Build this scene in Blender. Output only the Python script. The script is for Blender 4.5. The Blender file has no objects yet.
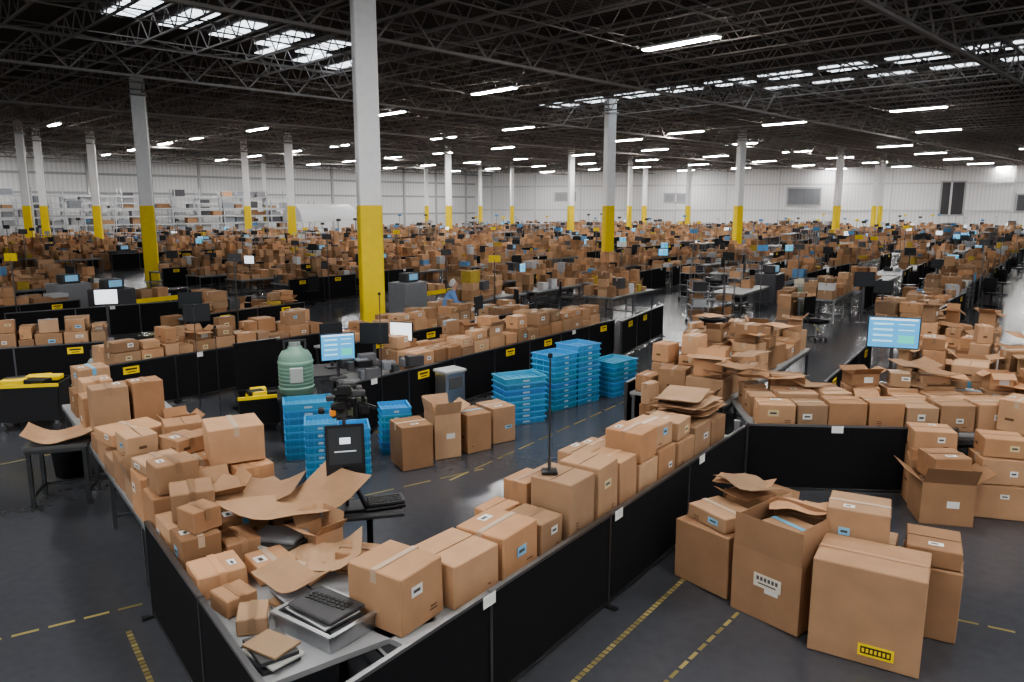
import bpy, bmesh, math, random
import numpy as np
from mathutils import Matrix, Vector, Euler
R = random.Random(7)
scene = bpy.context.scene
COL = scene.collection
try:
    scene.view_settings.look = 'AgX - Medium High Contrast'
except Exception: pass

# ------------------------------------------------------------------ materials
def newmat(name):
    m = bpy.data.materials.new(name); m.use_nodes = True
    nt = m.node_tree; b = nt.nodes['Principled BSDF']
    return m, nt, b
def attr_mat(name, rough, metal=0.0, noise=0.15, scale=6, bump=0.0, spec=0.5):
    m, nt, b = newmat(name)
    a = nt.nodes.new('ShaderNodeAttribute'); a.attribute_name = 'Col'
    tc = nt.nodes.new('ShaderNodeTexCoord')
    n = nt.nodes.new('ShaderNodeTexNoise'); n.inputs['Scale'].default_value = scale
    n.inputs['Detail'].default_value = 4
    nt.links.new(tc.outputs['Object'], n.inputs['Vector'])
    mr = nt.nodes.new('ShaderNodeMapRange')
    mr.inputs['To Min'].default_value = 1 - noise; mr.inputs['To Max'].default_value = 1 + noise
    nt.links.new(n.outputs['Fac'], mr.inputs['Value'])
    mx = nt.nodes.new('ShaderNodeVectorMath'); mx.operation = 'SCALE'
    nt.links.new(a.outputs['Color'], mx.inputs[0]); nt.links.new(mr.outputs[0], mx.inputs['Scale'])
    nt.links.new(mx.outputs[0], b.inputs['Base Color'])
    b.inputs['Roughness'].default_value = rough; b.inputs['Metallic'].default_value = metal
    b.inputs['Specular IOR Level'].default_value = spec
    if bump:
        bp = nt.nodes.new('ShaderNodeBump'); bp.inputs['Strength'].default_value = bump
        bp.inputs['Distance'].default_value = 0.01
        nt.links.new(n.outputs['Fac'], bp.inputs['Height']); nt.links.new(bp.outputs[0], b.inputs['Normal'])
    return m
def emis_mat(name, col, s):
    m, nt, b = newmat(name)
    b.inputs['Base Color'].default_value = (*col, 1)
    b.inputs['Emission Color'].default_value = (*col, 1); b.inputs['Emission Strength'].default_value = s
    return m
def emis_attr(name, s):
    m, nt, b = newmat(name)
    a = nt.nodes.new('ShaderNodeAttribute'); a.attribute_name = 'Col'
    nt.links.new(a.outputs['Color'], b.inputs['Emission Color'])
    nt.links.new(a.outputs['Color'], b.inputs['Base Color'])
    b.inputs['Emission Strength'].default_value = s; b.inputs['Roughness'].default_value = .3
    return m
MAT = {
 'card': attr_mat('cardboard', .78, noise=.2, scale=4, bump=.3, spec=.25),
 'tape': attr_mat('packing_tape', .3, noise=.05),
 'paint': attr_mat('painted_plastic', .45, noise=.08),
 'matte': attr_mat('matte_paint', .8, noise=.1, spec=.2),
 'metal': attr_mat('brushed_metal', .35, metal=.9, noise=.1, scale=20),
 'steel': attr_mat('truss_steel_paint', .6, metal=0, noise=.15, scale=3),
 'screen': emis_attr('monitor_screen', 1.2),
 'lamp': emis_mat('tube_light', (1, .975, .945), 172),
 'sky': emis_mat('skylight_glazing', (.85, .93, 1), 2.4),
 'cloth': attr_mat('woven_cloth', .9, noise=.2, scale=30, bump=.3, spec=.2),
 'skin': attr_mat('human_skin', .5, noise=.05),
}
CARD = (.42, .256, .152)
def cardcol(r=R, f=1.0):
    k = r.uniform(.66, 1.24) * f; w = r.uniform(-.018, .022)
    return (CARD[0]*k, (CARD[1]+w)*k, (CARD[2]+w*1.1)*k)

# ------------------------------------------------------------------ mesh builder
QF = [(0,3,2,1),(4,5,6,7),(0,1,5,4),(1,2,6,5),(2,3,7,6),(3,0,4,7)]
class MB:
    def __init__(s): s.v=[]; s.f=[]; s.m=[]; s.c=[]; s.mats=[]; s.sm=[]
    def add(s, verts, faces, mat='paint', col=(.5,.5,.5), M=None, smooth=False):
        if mat not in s.mats: s.mats.append(mat)
        mi = s.mats.index(mat); o = len(s.v)
        if M is not None: verts = [tuple(M @ Vector(p)) for p in verts]
        s.v.extend(verts)
        for f in faces:
            s.f.append(tuple(o+i for i in f)); s.m.append(mi); s.c.append(col); s.sm.append(smooth)
    def box(self, c, d, mat='paint', col=(.5,.5,.5), rz=0.0, M=None):
        hx,hy,hz = d[0]/2,d[1]/2,d[2]/2; cs,sn = math.cos(rz),math.sin(rz)
        vs=[]
        for z in (-hz,hz):
            for x,y in ((-hx,-hy),(hx,-hy),(hx,hy),(-hx,hy)):
                vs.append((c[0]+x*cs-y*sn, c[1]+x*sn+y*cs, c[2]+z))
        self.add(vs, QF, mat, col, M)
    def cbox(s, c, d, ch=.01, mat='paint', col=(.5,.5,.5), M=None, jit=0):
        h = [d[0]/2,d[1]/2,d[2]/2]; ch=min(ch, min(h)*.45)
        vs=[]; idx={}
        for sx in (-1,1):
            for sy in (-1,1):
                for sz in (-1,1):
                    j=(R.uniform(-jit,jit),R.uniform(-jit,jit),R.uniform(-jit,jit)*.5 if sz>0 else 0)
                    for k in range(3):
                        p=[0,0,0]
                        for a,sg in enumerate((sx,sy,sz)):
                            p[a]=c[a]+sg*(h[a] if a==k else h[a]-ch)+j[a]
                        idx[(sx,sy,sz,k)]=len(vs); vs.append(tuple(p))
        fs=[]
        def key(signs,k): return idx[(signs[0],signs[1],signs[2],k)]
        for k in range(3):
            o=[a for a in range(3) if a!=k]
            for sg in (-1,1):
                q=[]
                for u,w in ((-1,-1),(1,-1),(1,1),(-1,1)):
                    si=[0,0,0]; si[k]=sg; si[o[0]]=u; si[o[1]]=w; q.append(key(si,k))
                fs.append(q)
        for k in range(3):
            for m in range(k+1,3):
                t=3-k-m
                for a in (-1,1):
                    for b in (-1,1):
                        s1=[0,0,0]; s1[k]=a; s1[m]=b; s1[t]=-1; s2=list(s1); s2[t]=1
                        fs.append([key(s1,k),key(s1,m),key(s2,m),key(s2,k)])
        for a in (-1,1):
            for b in (-1,1):
                for e in (-1,1): fs.append([idx[(a,b,e,0)],idx[(a,b,e,1)],idx[(a,b,e,2)]])
        C=Vector(c); out=[]
        for f in fs:
            p=[Vector(vs[i]) for i in f]; n=(p[1]-p[0]).cross(p[2]-p[0]); ctr=sum(p,Vector())/len(p)
            if n.dot(ctr-C)<0: f=f[::-1]
            out.append(tuple(f))
        s.add(vs,out,mat,col,M)
    def cyl(s, p0, p1, r0, r1=None, n=12, mat='paint', col=(.5,.5,.5), M=None, cap=True):
        r1=r0 if r1 is None else r1
        a=Vector(p0); b=Vector(p1); d=(b-a).normalized()
        x=d.orthogonal().normalized(); y=d.cross(x)
        vs=[tuple(c+x*(r*math.cos(t))+y*(r*math.sin(t))) for c,r in ((a,r0),(b,r1)) for t in [2*math.pi*i/n for i in range(n)]]
        fs=[(i,(i+1)%n,n+(i+1)%n,n+i) for i in range(n)]
        s.add(vs,fs,mat,col,M,smooth=True)
        if cap: s.add(vs,[tuple(range(n))[::-1],tuple(range(n,2*n))],mat,col,M)
    def lathe(s, prof, n=20, mat='paint', col=(.5,.5,.5), M=None, sx=1, sy=1):
        vs=[(r*math.cos(2*math.pi*i/n)*sx, r*math.sin(2*math.pi*i/n)*sy, z) for r,z in prof for i in range(n)]
        fs=[(j*n+i,j*n+(i+1)%n,(j+1)*n+(i+1)%n,(j+1)*n+i) for j in range(len(prof)-1) for i in range(n)]
        s.add(vs,fs,mat,col,M,smooth=True)
    def bar(s, a, b, w, mat='metal', col=(.3,.3,.3)):
        a=Vector(a); b=Vector(b); d=b-a; L=d.length
        if L<1e-6: return
        d/=L; up=Vector((0,0,1)) if abs(d.z)<.95 else Vector((1,0,0))
        x=d.cross(up).normalized()*w/2; y=x.cross(d).normalized()*w/2
        vs=[tuple(p+q) for p in (a,b) for q in (-x-y,x-y,x+y,-x+y)]
        s.add(vs,QF,mat,col)
    def obj(s, name, loc=(0,0,0), rz=0.0, parent=None):
        me=bpy.data.meshes.new(name+'_mesh')
        nv=len(s.v); nf=len(s.f)
        me.vertices.add(nv); me.vertices.foreach_set('co', np.array(s.v,dtype=np.float32).ravel())
        lens=np.array([len(f) for f in s.f],dtype=np.int32); st=np.concatenate([[0],np.cumsum(lens)[:-1]]).astype(np.int32)
        me.loops.add(int(lens.sum())); me.loops.foreach_set('vertex_index', np.array([i for f in s.f for i in f],dtype=np.int32))
        me.polygons.add(nf); me.polygons.foreach_set('loop_start',st)
        for k in s.mats: me.materials.append(MAT[k])
        me.polygons.foreach_set('material_index',np.array(s.m,dtype=np.int32))
        me.polygons.foreach_set('use_smooth',np.array(s.sm,dtype=bool))
        me.update(calc_edges=True)
        ca=me.color_attributes.new('Col','FLOAT_COLOR','CORNER')
        cc=np.repeat(np.array([(c[0],c[1],c[2],1) for c in s.c],dtype=np.float32),lens,axis=0)
        ca.data.foreach_set('color',cc.ravel())
        me.validate()
        ob=bpy.data.objects.new(name,me); COL.objects.link(ob)
        ob.location=loc; ob.rotation_euler=(0,0,rz)
        if parent: ob.parent=parent
        return ob
def T(x,y,z): return Matrix.Translation((x,y,z))
def RZ(a): return Matrix.Rotation(a,4,'Z')
def RX(a): return Matrix.Rotation(a,4,'X')
def RY(a): return Matrix.Rotation(a,4,'Y')

BLACK=(.012,.012,.014); DGREY=(.06,.06,.065); GREY=(.3,.31,.32); WHITE=(.8,.8,.8); YEL=(.88,.66,.03); BLUE=(.085,.35,.62)

# ------------------------------------------------------------------ cartons
def carton(mb, M, sx, sy, sz, kind='closed', col=None, detail=2, flap=(.4,2.3)):
    col = col or cardcol()
    if kind=='closed':
        mb.cbox((0,0,sz/2),(sx,sy,sz),.008,'card',col,M,jit=.005)
        if detail<1: return
        tw=.05; tcol=R.choice([tuple(c*1.12 for c in col),tuple(c*.78 for c in col),(.47,.36,.26),tuple(c*.85 for c in col),(.47,.36,.26)])
        if R.random()<.06: tcol=(.15,.4,.6)
        if R.random()<.82:
            mb.box((0,0,sz+.004),(sx-.01,tw,.002),'tape',tcol,M=M)
            for sg in (-1,1): mb.box((sg*(sx/2+.003),0,sz-.045),(.002,tw,.09),'tape',tcol,M=M)
        else:
            mb.box((0,0,sz+.003),(sx-.02,.006,.002),'matte',(.08,.045,.025),M=M)
        if detail<2: return
        lw,lh=R.uniform(.08,.14),R.uniform(.05,.09)
        if R.random()<.4 and sx>.25:
            y=R.choice((-1,1))*(sy*.28); x=R.uniform(-.2,.2)*sx
            mb.box((x,y,sz+.005),(lw,lh,.002),'paint',(.7,.7,.68),M=M)
            mb.box((x-lw*.1,y,sz+.0065),(lw*.5,lh*.35,.001),'paint',(.05,.05,.05),M=M)
        for sg in (-1,1):
            if R.random()<.5:
                x=R.uniform(-.25,.25)*sx; z=sz*R.uniform(.4,.7)
                c=R.choice([(.7,.7,.68),(.7,.7,.68),(.25,.5,.7),(.6,.5,.3)])
                mb.box((x,sg*(sy/2+.0055),z),(min(lw,sx*.4),.002,min(lh,sz*.4)),'paint',c,M=M)
                mb.box((x,sg*(sy/2+.0068),z),(min(lw,sx*.4)*.6,.001,min(lh,sz*.4)*.3),'paint',(.06,.06,.06),M=M)
            if R.random()<.5:
                xx=(R.uniform(.2,.3))*sx*R.choice((-1,1))
                for q in range(R.randint(1,3)):
                    mb.box((xx,sg*(sy/2+.0055),sz*.18+q*.025),(R.uniform(.03,.08),.001,.009),'card',(.11,.06,.035),M=M)
            if R.random()<.4:
                mb.box((sg*(sx/2+.0055),R.uniform(-.2,.2)*sy,sz*.4),(.001,sy*.25,.03),'card',(.14,.08,.045),M=M)
    else:
        w=.006
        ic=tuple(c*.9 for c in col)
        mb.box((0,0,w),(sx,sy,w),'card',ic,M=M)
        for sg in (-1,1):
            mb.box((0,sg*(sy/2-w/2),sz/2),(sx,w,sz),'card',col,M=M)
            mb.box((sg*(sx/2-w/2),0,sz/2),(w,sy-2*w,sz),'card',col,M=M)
        fl=min(sx,sy)*.48
        for sg in (-1,1):
            a=R.uniform(*flap)
            FM=M@T(0,sg*(sy/2),sz)@RX(-sg*a)
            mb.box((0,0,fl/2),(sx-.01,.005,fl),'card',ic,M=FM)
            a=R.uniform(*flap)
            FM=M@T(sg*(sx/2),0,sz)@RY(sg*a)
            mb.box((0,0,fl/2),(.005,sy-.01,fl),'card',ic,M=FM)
        if detail>1:
            mb.box((sx*.1,-sy/2-.003,sz*.5),(.13,.002,.08),'paint',(.7,.7,.68),M=M)
            mb.box((sx/2+.003,0,sz*.25),(.001,sy*.3,.04),'card',(.16,.09,.05),M=M)

def sheet(mb, M, sx, sy, bend=.1, col=None, fold=.5, n=10):
    """curved flat cardboard, bent along x"""
    col=col or cardcol(); vs=[]; th=.006
    for k in (0,1):
        for i in range(n+1):
            u=i/n-.5
            z=bend*(4*u*u) + (.04*math.sin(u*9)*fold)
            for v in (-.5,-.17,.17,.5):
                vs.append((u*sx, v*sy, z+abs(v)*bend*fold*.6 + k*th))
    fs=[]; N=(n+1)*4
    for i in range(n):
        for j in range(3):
            a=i*4+j; fs.append((a,a+1,a+5,a+4)); fs.append((N+a,N+a+4,N+a+5,N+a+1))
    for i in range(n):
        a=i*4; fs.append((a,a+4,N+a+4,N+a)); a=i*4+3; fs.append((a+4,a,N+a,N+a+4))
    for j in range(3):
        a=j; fs.append((a+1,a,N+a,N+a+1)); a=n*4+j; fs.append((a,a+1,N+a+1,N+a))
    mb.add(vs,fs,'card',col,M)

def place_box(x,y,z,rz,sx,sy,sz,kind='closed',col=None,tilt=0,name='cardboard_box',flap=(.4,2.3)):
    mb=MB(); M=RX(tilt) if tilt else Matrix.Identity(4)
    carton(mb,M,sx,sy,sz,kind,col,2,flap)
    return mb.obj(name,(x,y,z+.003),rz)

class Frame:
    def __init__(s,o,ang): s.o=o; s.a=ang; s.d=(math.cos(ang),math.sin(ang)); s.n=(-s.d[1],s.d[0])
    def p(s,u,t): return (s.o[0]+u*s.d[0]+t*s.n[0], s.o[1]+u*s.d[1]+t*s.n[1])

# ------------------------------------------------------------------ furniture
def table_geo(mb,M,L,W,H=.75,top=(.32,.33,.34),leg=(.25,.26,.27)):
    mb.box((L/2,W/2,H-.02),(L,W,.04),'paint',top,M=M)
    mb.box((L/2,.012,H-.06),(L-.04,.02,.05),'metal',leg,M=M); mb.box((L/2,W-.012,H-.06),(L-.04,.02,.05),'metal',leg,M=M)
    n=max(1,round(L/1.6))
    for i in range(n+1):
        x=.05+(L-.1)*i/n
        for y in (.05,W-.05): mb.box((x,y,(H-.04)/2),(.045,.045,H-.04),'metal',leg,M=M)
        mb.box((x,W/2,.14),(.03,W-.1,.03),'metal',leg,M=M)
    mb.box((L/2,W-.05,.14),(L-.1,.03,.03),'metal',leg,M=M)
def table(name,fr,u,t,L,W,H=.75,**k):
    mb=MB(); table_geo(mb,Matrix.Identity(4),L,W,H,**k); x,y=fr.p(u,t)
    return mb.obj(name,(x,y,0),fr.a)
def partition_geo(mb,M,L,H=.9,seg=1.5,labels=True,both=False,white=None):
    n=max(1,round(L/seg)); w=L/n
    for i in range(n):
        mb.box((w*(i+.5),0,H/2+.03),(w-.012,.03,H-.10),'matte',BLACK,M=M)
        mb.box((w*(i+.5),0,H-.012),(w-.012,.04,.024),'metal',(.25,.25,.26),M=M)
        mb.box((w*(i+.5),0,.05),(w-.012,.036,.03),'metal',(.12,.12,.12),M=M)
    for i in range(n+1):
        mb.box((w*i,0,H/2),(.03,.045,H),'metal',(.16,.16,.17),M=M)
        mb.box((w*i,0,.01),(.05,.22,.02),'metal',(.12,.12,.12),M=M)
    if white:
        for u in white: mb.box((u,-.024,H-.05),(.14,.005,.09),'paint',(.8,.8,.78),M=M)
    if labels:
        for i in range(n):
            for sg in ((-1,1) if both else (-1,)):
                r=R.random()
                if r<.3: mb.box((w*(i+R.uniform(.3,.7)),sg*.023,H-.06),(.13,.006,.09),'paint',(.8,.8,.78),M=M)
                elif r<.8:
                    q=w*(i+R.uniform(.3,.7))
                    mb.box((q,sg*.018,H-.15),(.28,.006,.13),'paint',YEL,M=M); mb.box((q,sg*.0215,H-.13),(.2,.002,.03),'paint',BLACK,M=M); mb.box((q,sg*.0215,H-.18),(.14,.002,.015),'paint',BLACK,M=M)
def partition(x0,y0,x1,y1,H=.9,seg=1.5,name='black_partition',labels=True,both=False,white=None):
    L=math.hypot(x1-x0,y1-y0); mb=MB(); partition_geo(mb,Matrix.Identity(4),L,H,seg,labels,both,white)
    return mb.obj(name,(x0,y0,0),math.atan2(y1-y0,x1-x0))
def monitor_geo(mb,M,w=.5,h=.32,kind='blue',base=True,stem=.15):
    if base: mb.cbox((0,.02,.01),(.24,.18,.02),.005,'paint',DGREY,M)
    mb.box((0,.04,stem/2+.05),(.05,.03,stem+.1),'paint',DGREY,M=M)
    z=stem+h/2
    mb.cbox((0,.02,z),(w,.035,h),.008,'paint',BLACK,M)
    cols={'blue':(.07,.27,.48),'white':(.75,.8,.86),'dark':(.02,.025,.03),'teal':(.05,.24,.38)}
    c=cols[kind]
    mb.box((0,.0015,z),(w-.03,.004,h-.03),'screen' if kind!='dark' else 'paint',c,M=M)
    if kind in('blue','teal'):
        for i in range(4):
            mb.box((-w*.2,-.001,z+h*(.27-.18*i)),(w*.38,.002,h*.06),'screen',(.3,.52,.66),M=M)
            mb.box((w*.24,-.001,z+h*(.27-.18*i)),(w*.3,.002,h*.02),'screen',(.6,.7,.75),M=M)
        mb.box((w*.25,-.0012,z-h*.2),(w*.3,.002,h*.25),'screen',(.08,.42,.34),M=M)
        mb.box((0,-.0012,z+h*.42),(w*.9,.002,h*.05),'screen',(.6,.68,.75),M=M)
def monitor(x,y,z,rz,**k):
    mb=MB(); monitor_geo(mb,Matrix.Identity(4),**k); return mb.obj('computer_monitor',(x,y,z),rz)
def tote_geo(mb,M,w,d,n,h=.1,col=BLUE):
    for i in range(n):
        z=i*h; c=tuple(k*R.uniform(.85,1.1) for k in col)
        top=(i==n-1)
        if not top: mb.box((0,0,z+h*.4),(w*.93,d*.93,h*.8),'paint',tuple(k*.75 for k in c),M=M)
        else:
            mb.box((0,0,z+.03),(w*.93,d*.93,.01),'paint',tuple(k*.8 for k in c),M=M)
            for sg in (-1,1):
                mb.box((0,sg*d*.465,z+h*.4),(w*.93,.012,h*.8),'paint',c,M=M); mb.box((sg*w*.465,0,z+h*.4),(.012,d*.93,h*.8),'paint',c,M=M)
            for q in range(6): mb.box(((q-2.5)*w*.15,0,z+.04),(.012,d*.9,.012),'paint',c,M=M)
        for sg in (-1,1):
            mb.box((0,sg*(d/2-.012),z+h*.86),(w,.024,h*.26),'paint',c,M=M); mb.box((sg*(w/2-.012),0,z+h*.86),(.024,d-.048,h*.26),'paint',c,M=M)
            for q in range(5):
                x=(q-2)*w*.2
                mb.box((x,sg*(d*.465+.004),z+h*.35),(.012,.012,h*.66),'paint',c,M=M)
            mb.box((0,sg*(d/2-.0),z+h*.45),(w*.16,.006,h*.3),'paint',(.45,.6,.7),M=M)
            for q in range(3): mb.box((sg*(w*.465+.004),(q-1)*d*.28,z+h*.35),(.012,.012,h*.66),'paint',c,M=M)
def tote_stack(x,y,rz,w,d,cols,h=.1):
    mb=MB()
    nx=len(cols)
    for i,n in enumerate(cols): tote_geo(mb,T((i-(nx-1)/2)*(w+.01),0,0),w,d,n,h)
    return mb.obj('blue_tote_stack',(x,y,0),rz)
def pile(mb_or_none, fr, u0,u1,t0,t1,z, layers=2, smin=.28,smax=.5, detail=2, p2=.6, openp=.15, jitter=.1, hmin=.2,hmax=.42, gap=.0):
    u=u0
    while u<u1-.15:
        du=min(R.uniform(smin,smax),u1-u)
        t=t0
        while t<t1-.12:
            dt=min(R.uniform(smin,smax),t1-t)
            if R.random()>gap and du>.13 and dt>.13:
                hz=R.uniform(hmin,hmax); zz=z; su,st=du,dt
                for l in range(layers):
                    if l>0 and R.random()>p2: break
                    k='open' if (R.random()<openp and l>0) else 'closed'
                    rr=R.uniform(-jitter,jitter)
                    sc=1/(1+abs(rr)*1.1)
                    a,b=(su-.012)*sc,(st-.012)*sc
                    X,Y=fr.p(u+du/2,t+dt/2)
                    if k=='open': a*=.9;b*=.9
                    if mb_or_none is None: place_box(X,Y,zz,fr.a+rr,a,b,hz,k)
                    else: carton(mb_or_none,T(X,Y,zz+.003)@RZ(fr.a+rr),a,b,hz,k,None,detail)
                    zz+=hz+.009; hz=R.uniform(hmin*.6,hmax*.8); su*=R.uniform(.75,1);st*=R.uniform(.75,1)
                    if k=='open': break
            t+=dt
        u+=du

# ------------------------------------------------------------------ room shell
def floor():
    m,nt,b=newmat('polished_concrete')
    tc=nt.nodes.new('ShaderNodeTexCoord')
    n=nt.nodes.new('ShaderNodeTexNoise'); n.inputs['Scale'].default_value=.25; n.inputs['Detail'].default_value=5
    n2=nt.nodes.new('ShaderNodeTexNoise'); n2.inputs['Scale'].default_value=9; n2.inputs['Detail'].default_value=8
    nt.links.new(tc.outputs['Object'],n.inputs['Vector']); nt.links.new(tc.outputs['Object'],n2.inputs['Vector'])
    cr=nt.nodes.new('ShaderNodeValToRGB'); cr.color_ramp.elements[0].position=.25; cr.color_ramp.elements[1].position=.8
    cr.color_ramp.elements[0].color=(.052,.055,.064,1); cr.color_ramp.elements[1].color=(.085,.089,.1,1)
    mx=nt.nodes.new('ShaderNodeMath'); mx.operation='ADD'; ml=nt.nodes.new('ShaderNodeMath'); ml.operation='MULTIPLY'; ml.inputs[1].default_value=.35
    nt.links.new(n2.outputs['Fac'],ml.inputs[0]); m3=nt.nodes.new('ShaderNodeMath'); m3.operation='MULTIPLY'; m3.inputs[1].default_value=.65
    nt.links.new(n.outputs['Fac'],m3.inputs[0]); nt.links.new(ml.outputs[0],mx.inputs[0]); nt.links.new(m3.outputs[0],mx.inputs[1])
    nt.links.new(mx.outputs[0],cr.inputs['Fac']); nt.links.new(cr.outputs[0],b.inputs['Base Color'])
    mr=nt.nodes.new('ShaderNodeMapRange'); mr.inputs['From Min'].default_value=.3; mr.inputs['From Max'].default_value=.7; mr.inputs['To Min'].default_value=.17; mr.inputs['To Max'].default_value=.27
    nt.links.new(mx.outputs[0],mr.inputs['Value']); nt.links.new(mr.outputs[0],b.inputs['Roughness'])
    b.inputs['Specular IOR Level'].default_value=.5
    me=bpy.data.meshes.new('floor'); me.from_pydata([(-110,-25,0),(125,-25,0),(125,140,0),(-110,140,0)],[],[(0,1,2,3)]); me.materials.append(m)
    COL.objects.link(bpy.data.objects.new('floor',me))
floor()
CEIL=9.6
me=bpy.data.meshes.new('ceiling'); me.from_pydata([(-110,-25,CEIL),(125,-25,CEIL),(125,140,CEIL),(-110,140,CEIL)],[],[(3,2,1,0)])
m,nt,b=newmat('ceiling_deck'); b.inputs['Roughness'].default_value=.8
tc=nt.nodes.new('ShaderNodeTexCoord'); mp=nt.nodes.new('ShaderNodeMapping'); mp.inputs['Rotation'].default_value=(0,0,math.radians(48))
wv=nt.nodes.new('ShaderNodeTexWave'); wv.inputs['Scale'].default_value=1.2
nt.links.new(tc.outputs['Object'],mp.inputs['Vector']); nt.links.new(mp.outputs[0],wv.inputs['Vector'])
cr=nt.nodes.new('ShaderNodeValToRGB'); cr.color_ramp.elements[0].color=(.05,.043,.039,1); cr.color_ramp.elements[1].color=(.11,.097,.088,1)
nt.links.new(wv.outputs['Fac'],cr.inputs['Fac']); nt.links.new(cr.outputs[0],b.inputs['Base Color'])
me.materials.append(m); COL.objects.link(bpy.data.objects.new('ceiling',me))
m,nt,b=newmat('white_metal_cladding')
tc=nt.nodes.new('ShaderNodeTexCoord'); sp=nt.nodes.new('ShaderNodeSeparateXYZ'); nt.links.new(tc.outputs['Object'],sp.inputs[0])
sn=nt.nodes.new('ShaderNodeMath'); sn.operation='MULTIPLY'; sn.inputs[1].default_value=14; nt.links.new(sp.outputs[0],sn.inputs[0])
s2=nt.nodes.new('ShaderNodeMath'); s2.operation='SINE'; nt.links.new(sn.outputs[0],s2.inputs[0])
mr=nt.nodes.new('ShaderNodeMapRange'); mr.inputs['From Min'].default_value=-1; mr.inputs['To Min'].default_value=.76; mr.inputs['To Max'].default_value=.88
nt.links.new(s2.outputs[0],mr.inputs['Value']); cb=nt.nodes.new('ShaderNodeCombineColor')
for i in range(3): nt.links.new(mr.outputs[0],cb.inputs[i])
nt.links.new(cb.outputs[0],b.inputs['Base Color']); b.inputs['Roughness'].default_value=.6
WALLM=m
def wall(name,x0,y0,x1,y1):
    L=math.hypot(x1-x0,y1-y0); bm=bmesh.new(); bmesh.ops.create_cube(bm,size=1)
    for v in bm.verts: v.co=Vector((v.co.x*L+L/2,v.co.y*.3,v.co.z*CEIL+CEIL/2))
    me=bpy.data.meshes.new(name); bm.to_mesh(me); bm.free(); me.materials.append(WALLM)
    o=bpy.data.objects.new(name,me); o.location=(x0,y0,0); o.rotation_euler=(0,0,math.atan2(y1-y0,x1-x0)); COL.objects.link(o)
wall('wall_left',-105,24,-5,124)
wall('wall_back',-5,124,120,83)
wb=Frame((-5,124),math.atan2(-41,125))
def wpanel(name,u,z,w,h,col):
    mb=MB(); mb.box((0,0,0),(w,.1,h),'paint',col)
    for sg in (-1,1):
        mb.box((sg*(w/2+.1),-.03,0),(.2,.12,h+.4),'paint',(.45,.45,.46)); mb.box((0,-.03,sg*(h/2+.1)),(w,.12,.2),'paint',(.45,.45,.46))
    for i in range(1,4): mb.box((-w/2+w*i/4,-.055,0),(.04,.02,h),'paint',tuple(c*.7 for c in col))
    x,y=wb.p(u,-.25); mb.obj(name,(x,y,z),wb.a)
wpanel('window_1',48.5,4.9,4.2,2.2,(.22,.23,.25)); wpanel('window_2',31,4.8,3.5,1.0,(.35,.36,.38))
wpanel('door_1',67,4.6,2.6,4.2,(.06,.06,.065)); wpanel('window_3',76,4.0,3,2,(.1,.1,.11)); wpanel('window_4',14,5.0,3,1.0,(.4,.4,.42))
mb=MB()
for z in (3.0,6.6): mb.box((65,-.22,z),(130,.1,.22),'paint',(.62,.63,.65))
for i in range(18): mb.box((i*7.2+2,-.24,CEIL/2),(.25,.14,CEIL),'paint',(.68,.68,.69))
mb.obj('trim_back',(-5,124,0),wb.a)
wl=Frame((-105,24),math.radians(45))
mb=MB()
for z in (2.5,5.0,7.0): mb.box((70,-.22,z),(140,.1,.25),'paint',(.45,.46,.48))
for i in range(24): mb.box((i*6,-.24,CEIL/2),(.3,.16,CEIL),'paint',(.52,.52,.53))
mb.obj('trim_left',(-105,24,0),wl.a)

# ------------------------------------------------------------------ columns
def column(x,y,w=.55,rz=.35,yh=3.6):
    mb=MB(); 
    mb.cbox((0,0,yh/2+.02),(w+.02,w+.02,yh),.03,'paint',YEL)
    mb.cbox((0,0,(CEIL+yh)/2),(w,w,CEIL-yh),.03,'paint',(.9,.91,.92))
    mb.box((0,0,.015),(w+.2,w+.2,.03),'metal',GREY)
    mb.box((0,0,CEIL-.9),(w+.15,w+.15,.06),'paint',(.5,.5,.5))
    mb.box((w/2+.03,0,5.6),(.03,.05,7.5),'metal',(.4,.4,.4))
    mb.obj('structural_column',(x,y,0),rz)
COLS=[(-3.68,19.9,.56),(5.5,44,.52),(-17.5,37,.60),(-32.3,60,.55),(-18.6,65,.62),(-24.7,72,.58),(-29.7,93,.5),(-6.4,78,.55),(6.1,80,.55),(18.2,62,.55),(33.7,80,.55),
              (-35.2,56,.5),(-36.4,60,.5),(18,105,.5),(23.5,103,.5),(46,98,.45),(-11.5,104,.45),(-4.5,110,.45),(0,106,.45),(14,92,.45),(42,88,.4),(-46,62,.4)]
for x,y,w in COLS: column(x,y,w)

# ------------------------------------------------------------------ ceiling structure
AX=math.radians(46); BX=math.radians(-46)
def joist(mb,L,d,panel,w,col):
    mb.box((L/2,0,d),(L,w*1.6,w),'steel',col); mb.box((L/2,0,0),(L,w*1.6,w),'steel',col)
    n=int(L/panel)
    for i in range(n):
        a=i*panel
        mb.bar((a,0,0),(a+panel/2,0,d),w*.6,'steel',col); mb.bar((a+panel/2,0,d),(a+panel,0,0),w*.6,'steel',col)
def inside(x,y): return y>10 and y<125 and abs(x)<.8*y+8 and y<x+128 and y<124-.33*(x+5)
def truss_set(name,ang,spacing,d,panel,w,z,col):
    mb=MB(); dx,dy=math.cos(ang),math.sin(ang); nx,ny=-dy,dx
    for k in range(int(-150/spacing),int(150/spacing)):
        c=k*spacing; pts=[]
        for q in range(-150,151):
            s_=q*1.0; x=nx*c+dx*s_; y=60+ny*c+dy*s_
            if inside(x,y): pts.append(s_)
        if len(pts)<3: continue
        s0,s1=pts[0],pts[-1]
        b=MB(); joist(b,s1-s0,d,panel,w,col)
        mb.add(b.v,b.f,'steel',col,T(nx*c+dx*s0,60+ny*c+dy*s0,z)@RZ(ang))
    return mb.obj(name)
truss_set('ceiling_joists',BX,1.9,.7,1.1,.05,CEIL-.8,(.27,.25,.24))
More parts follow.
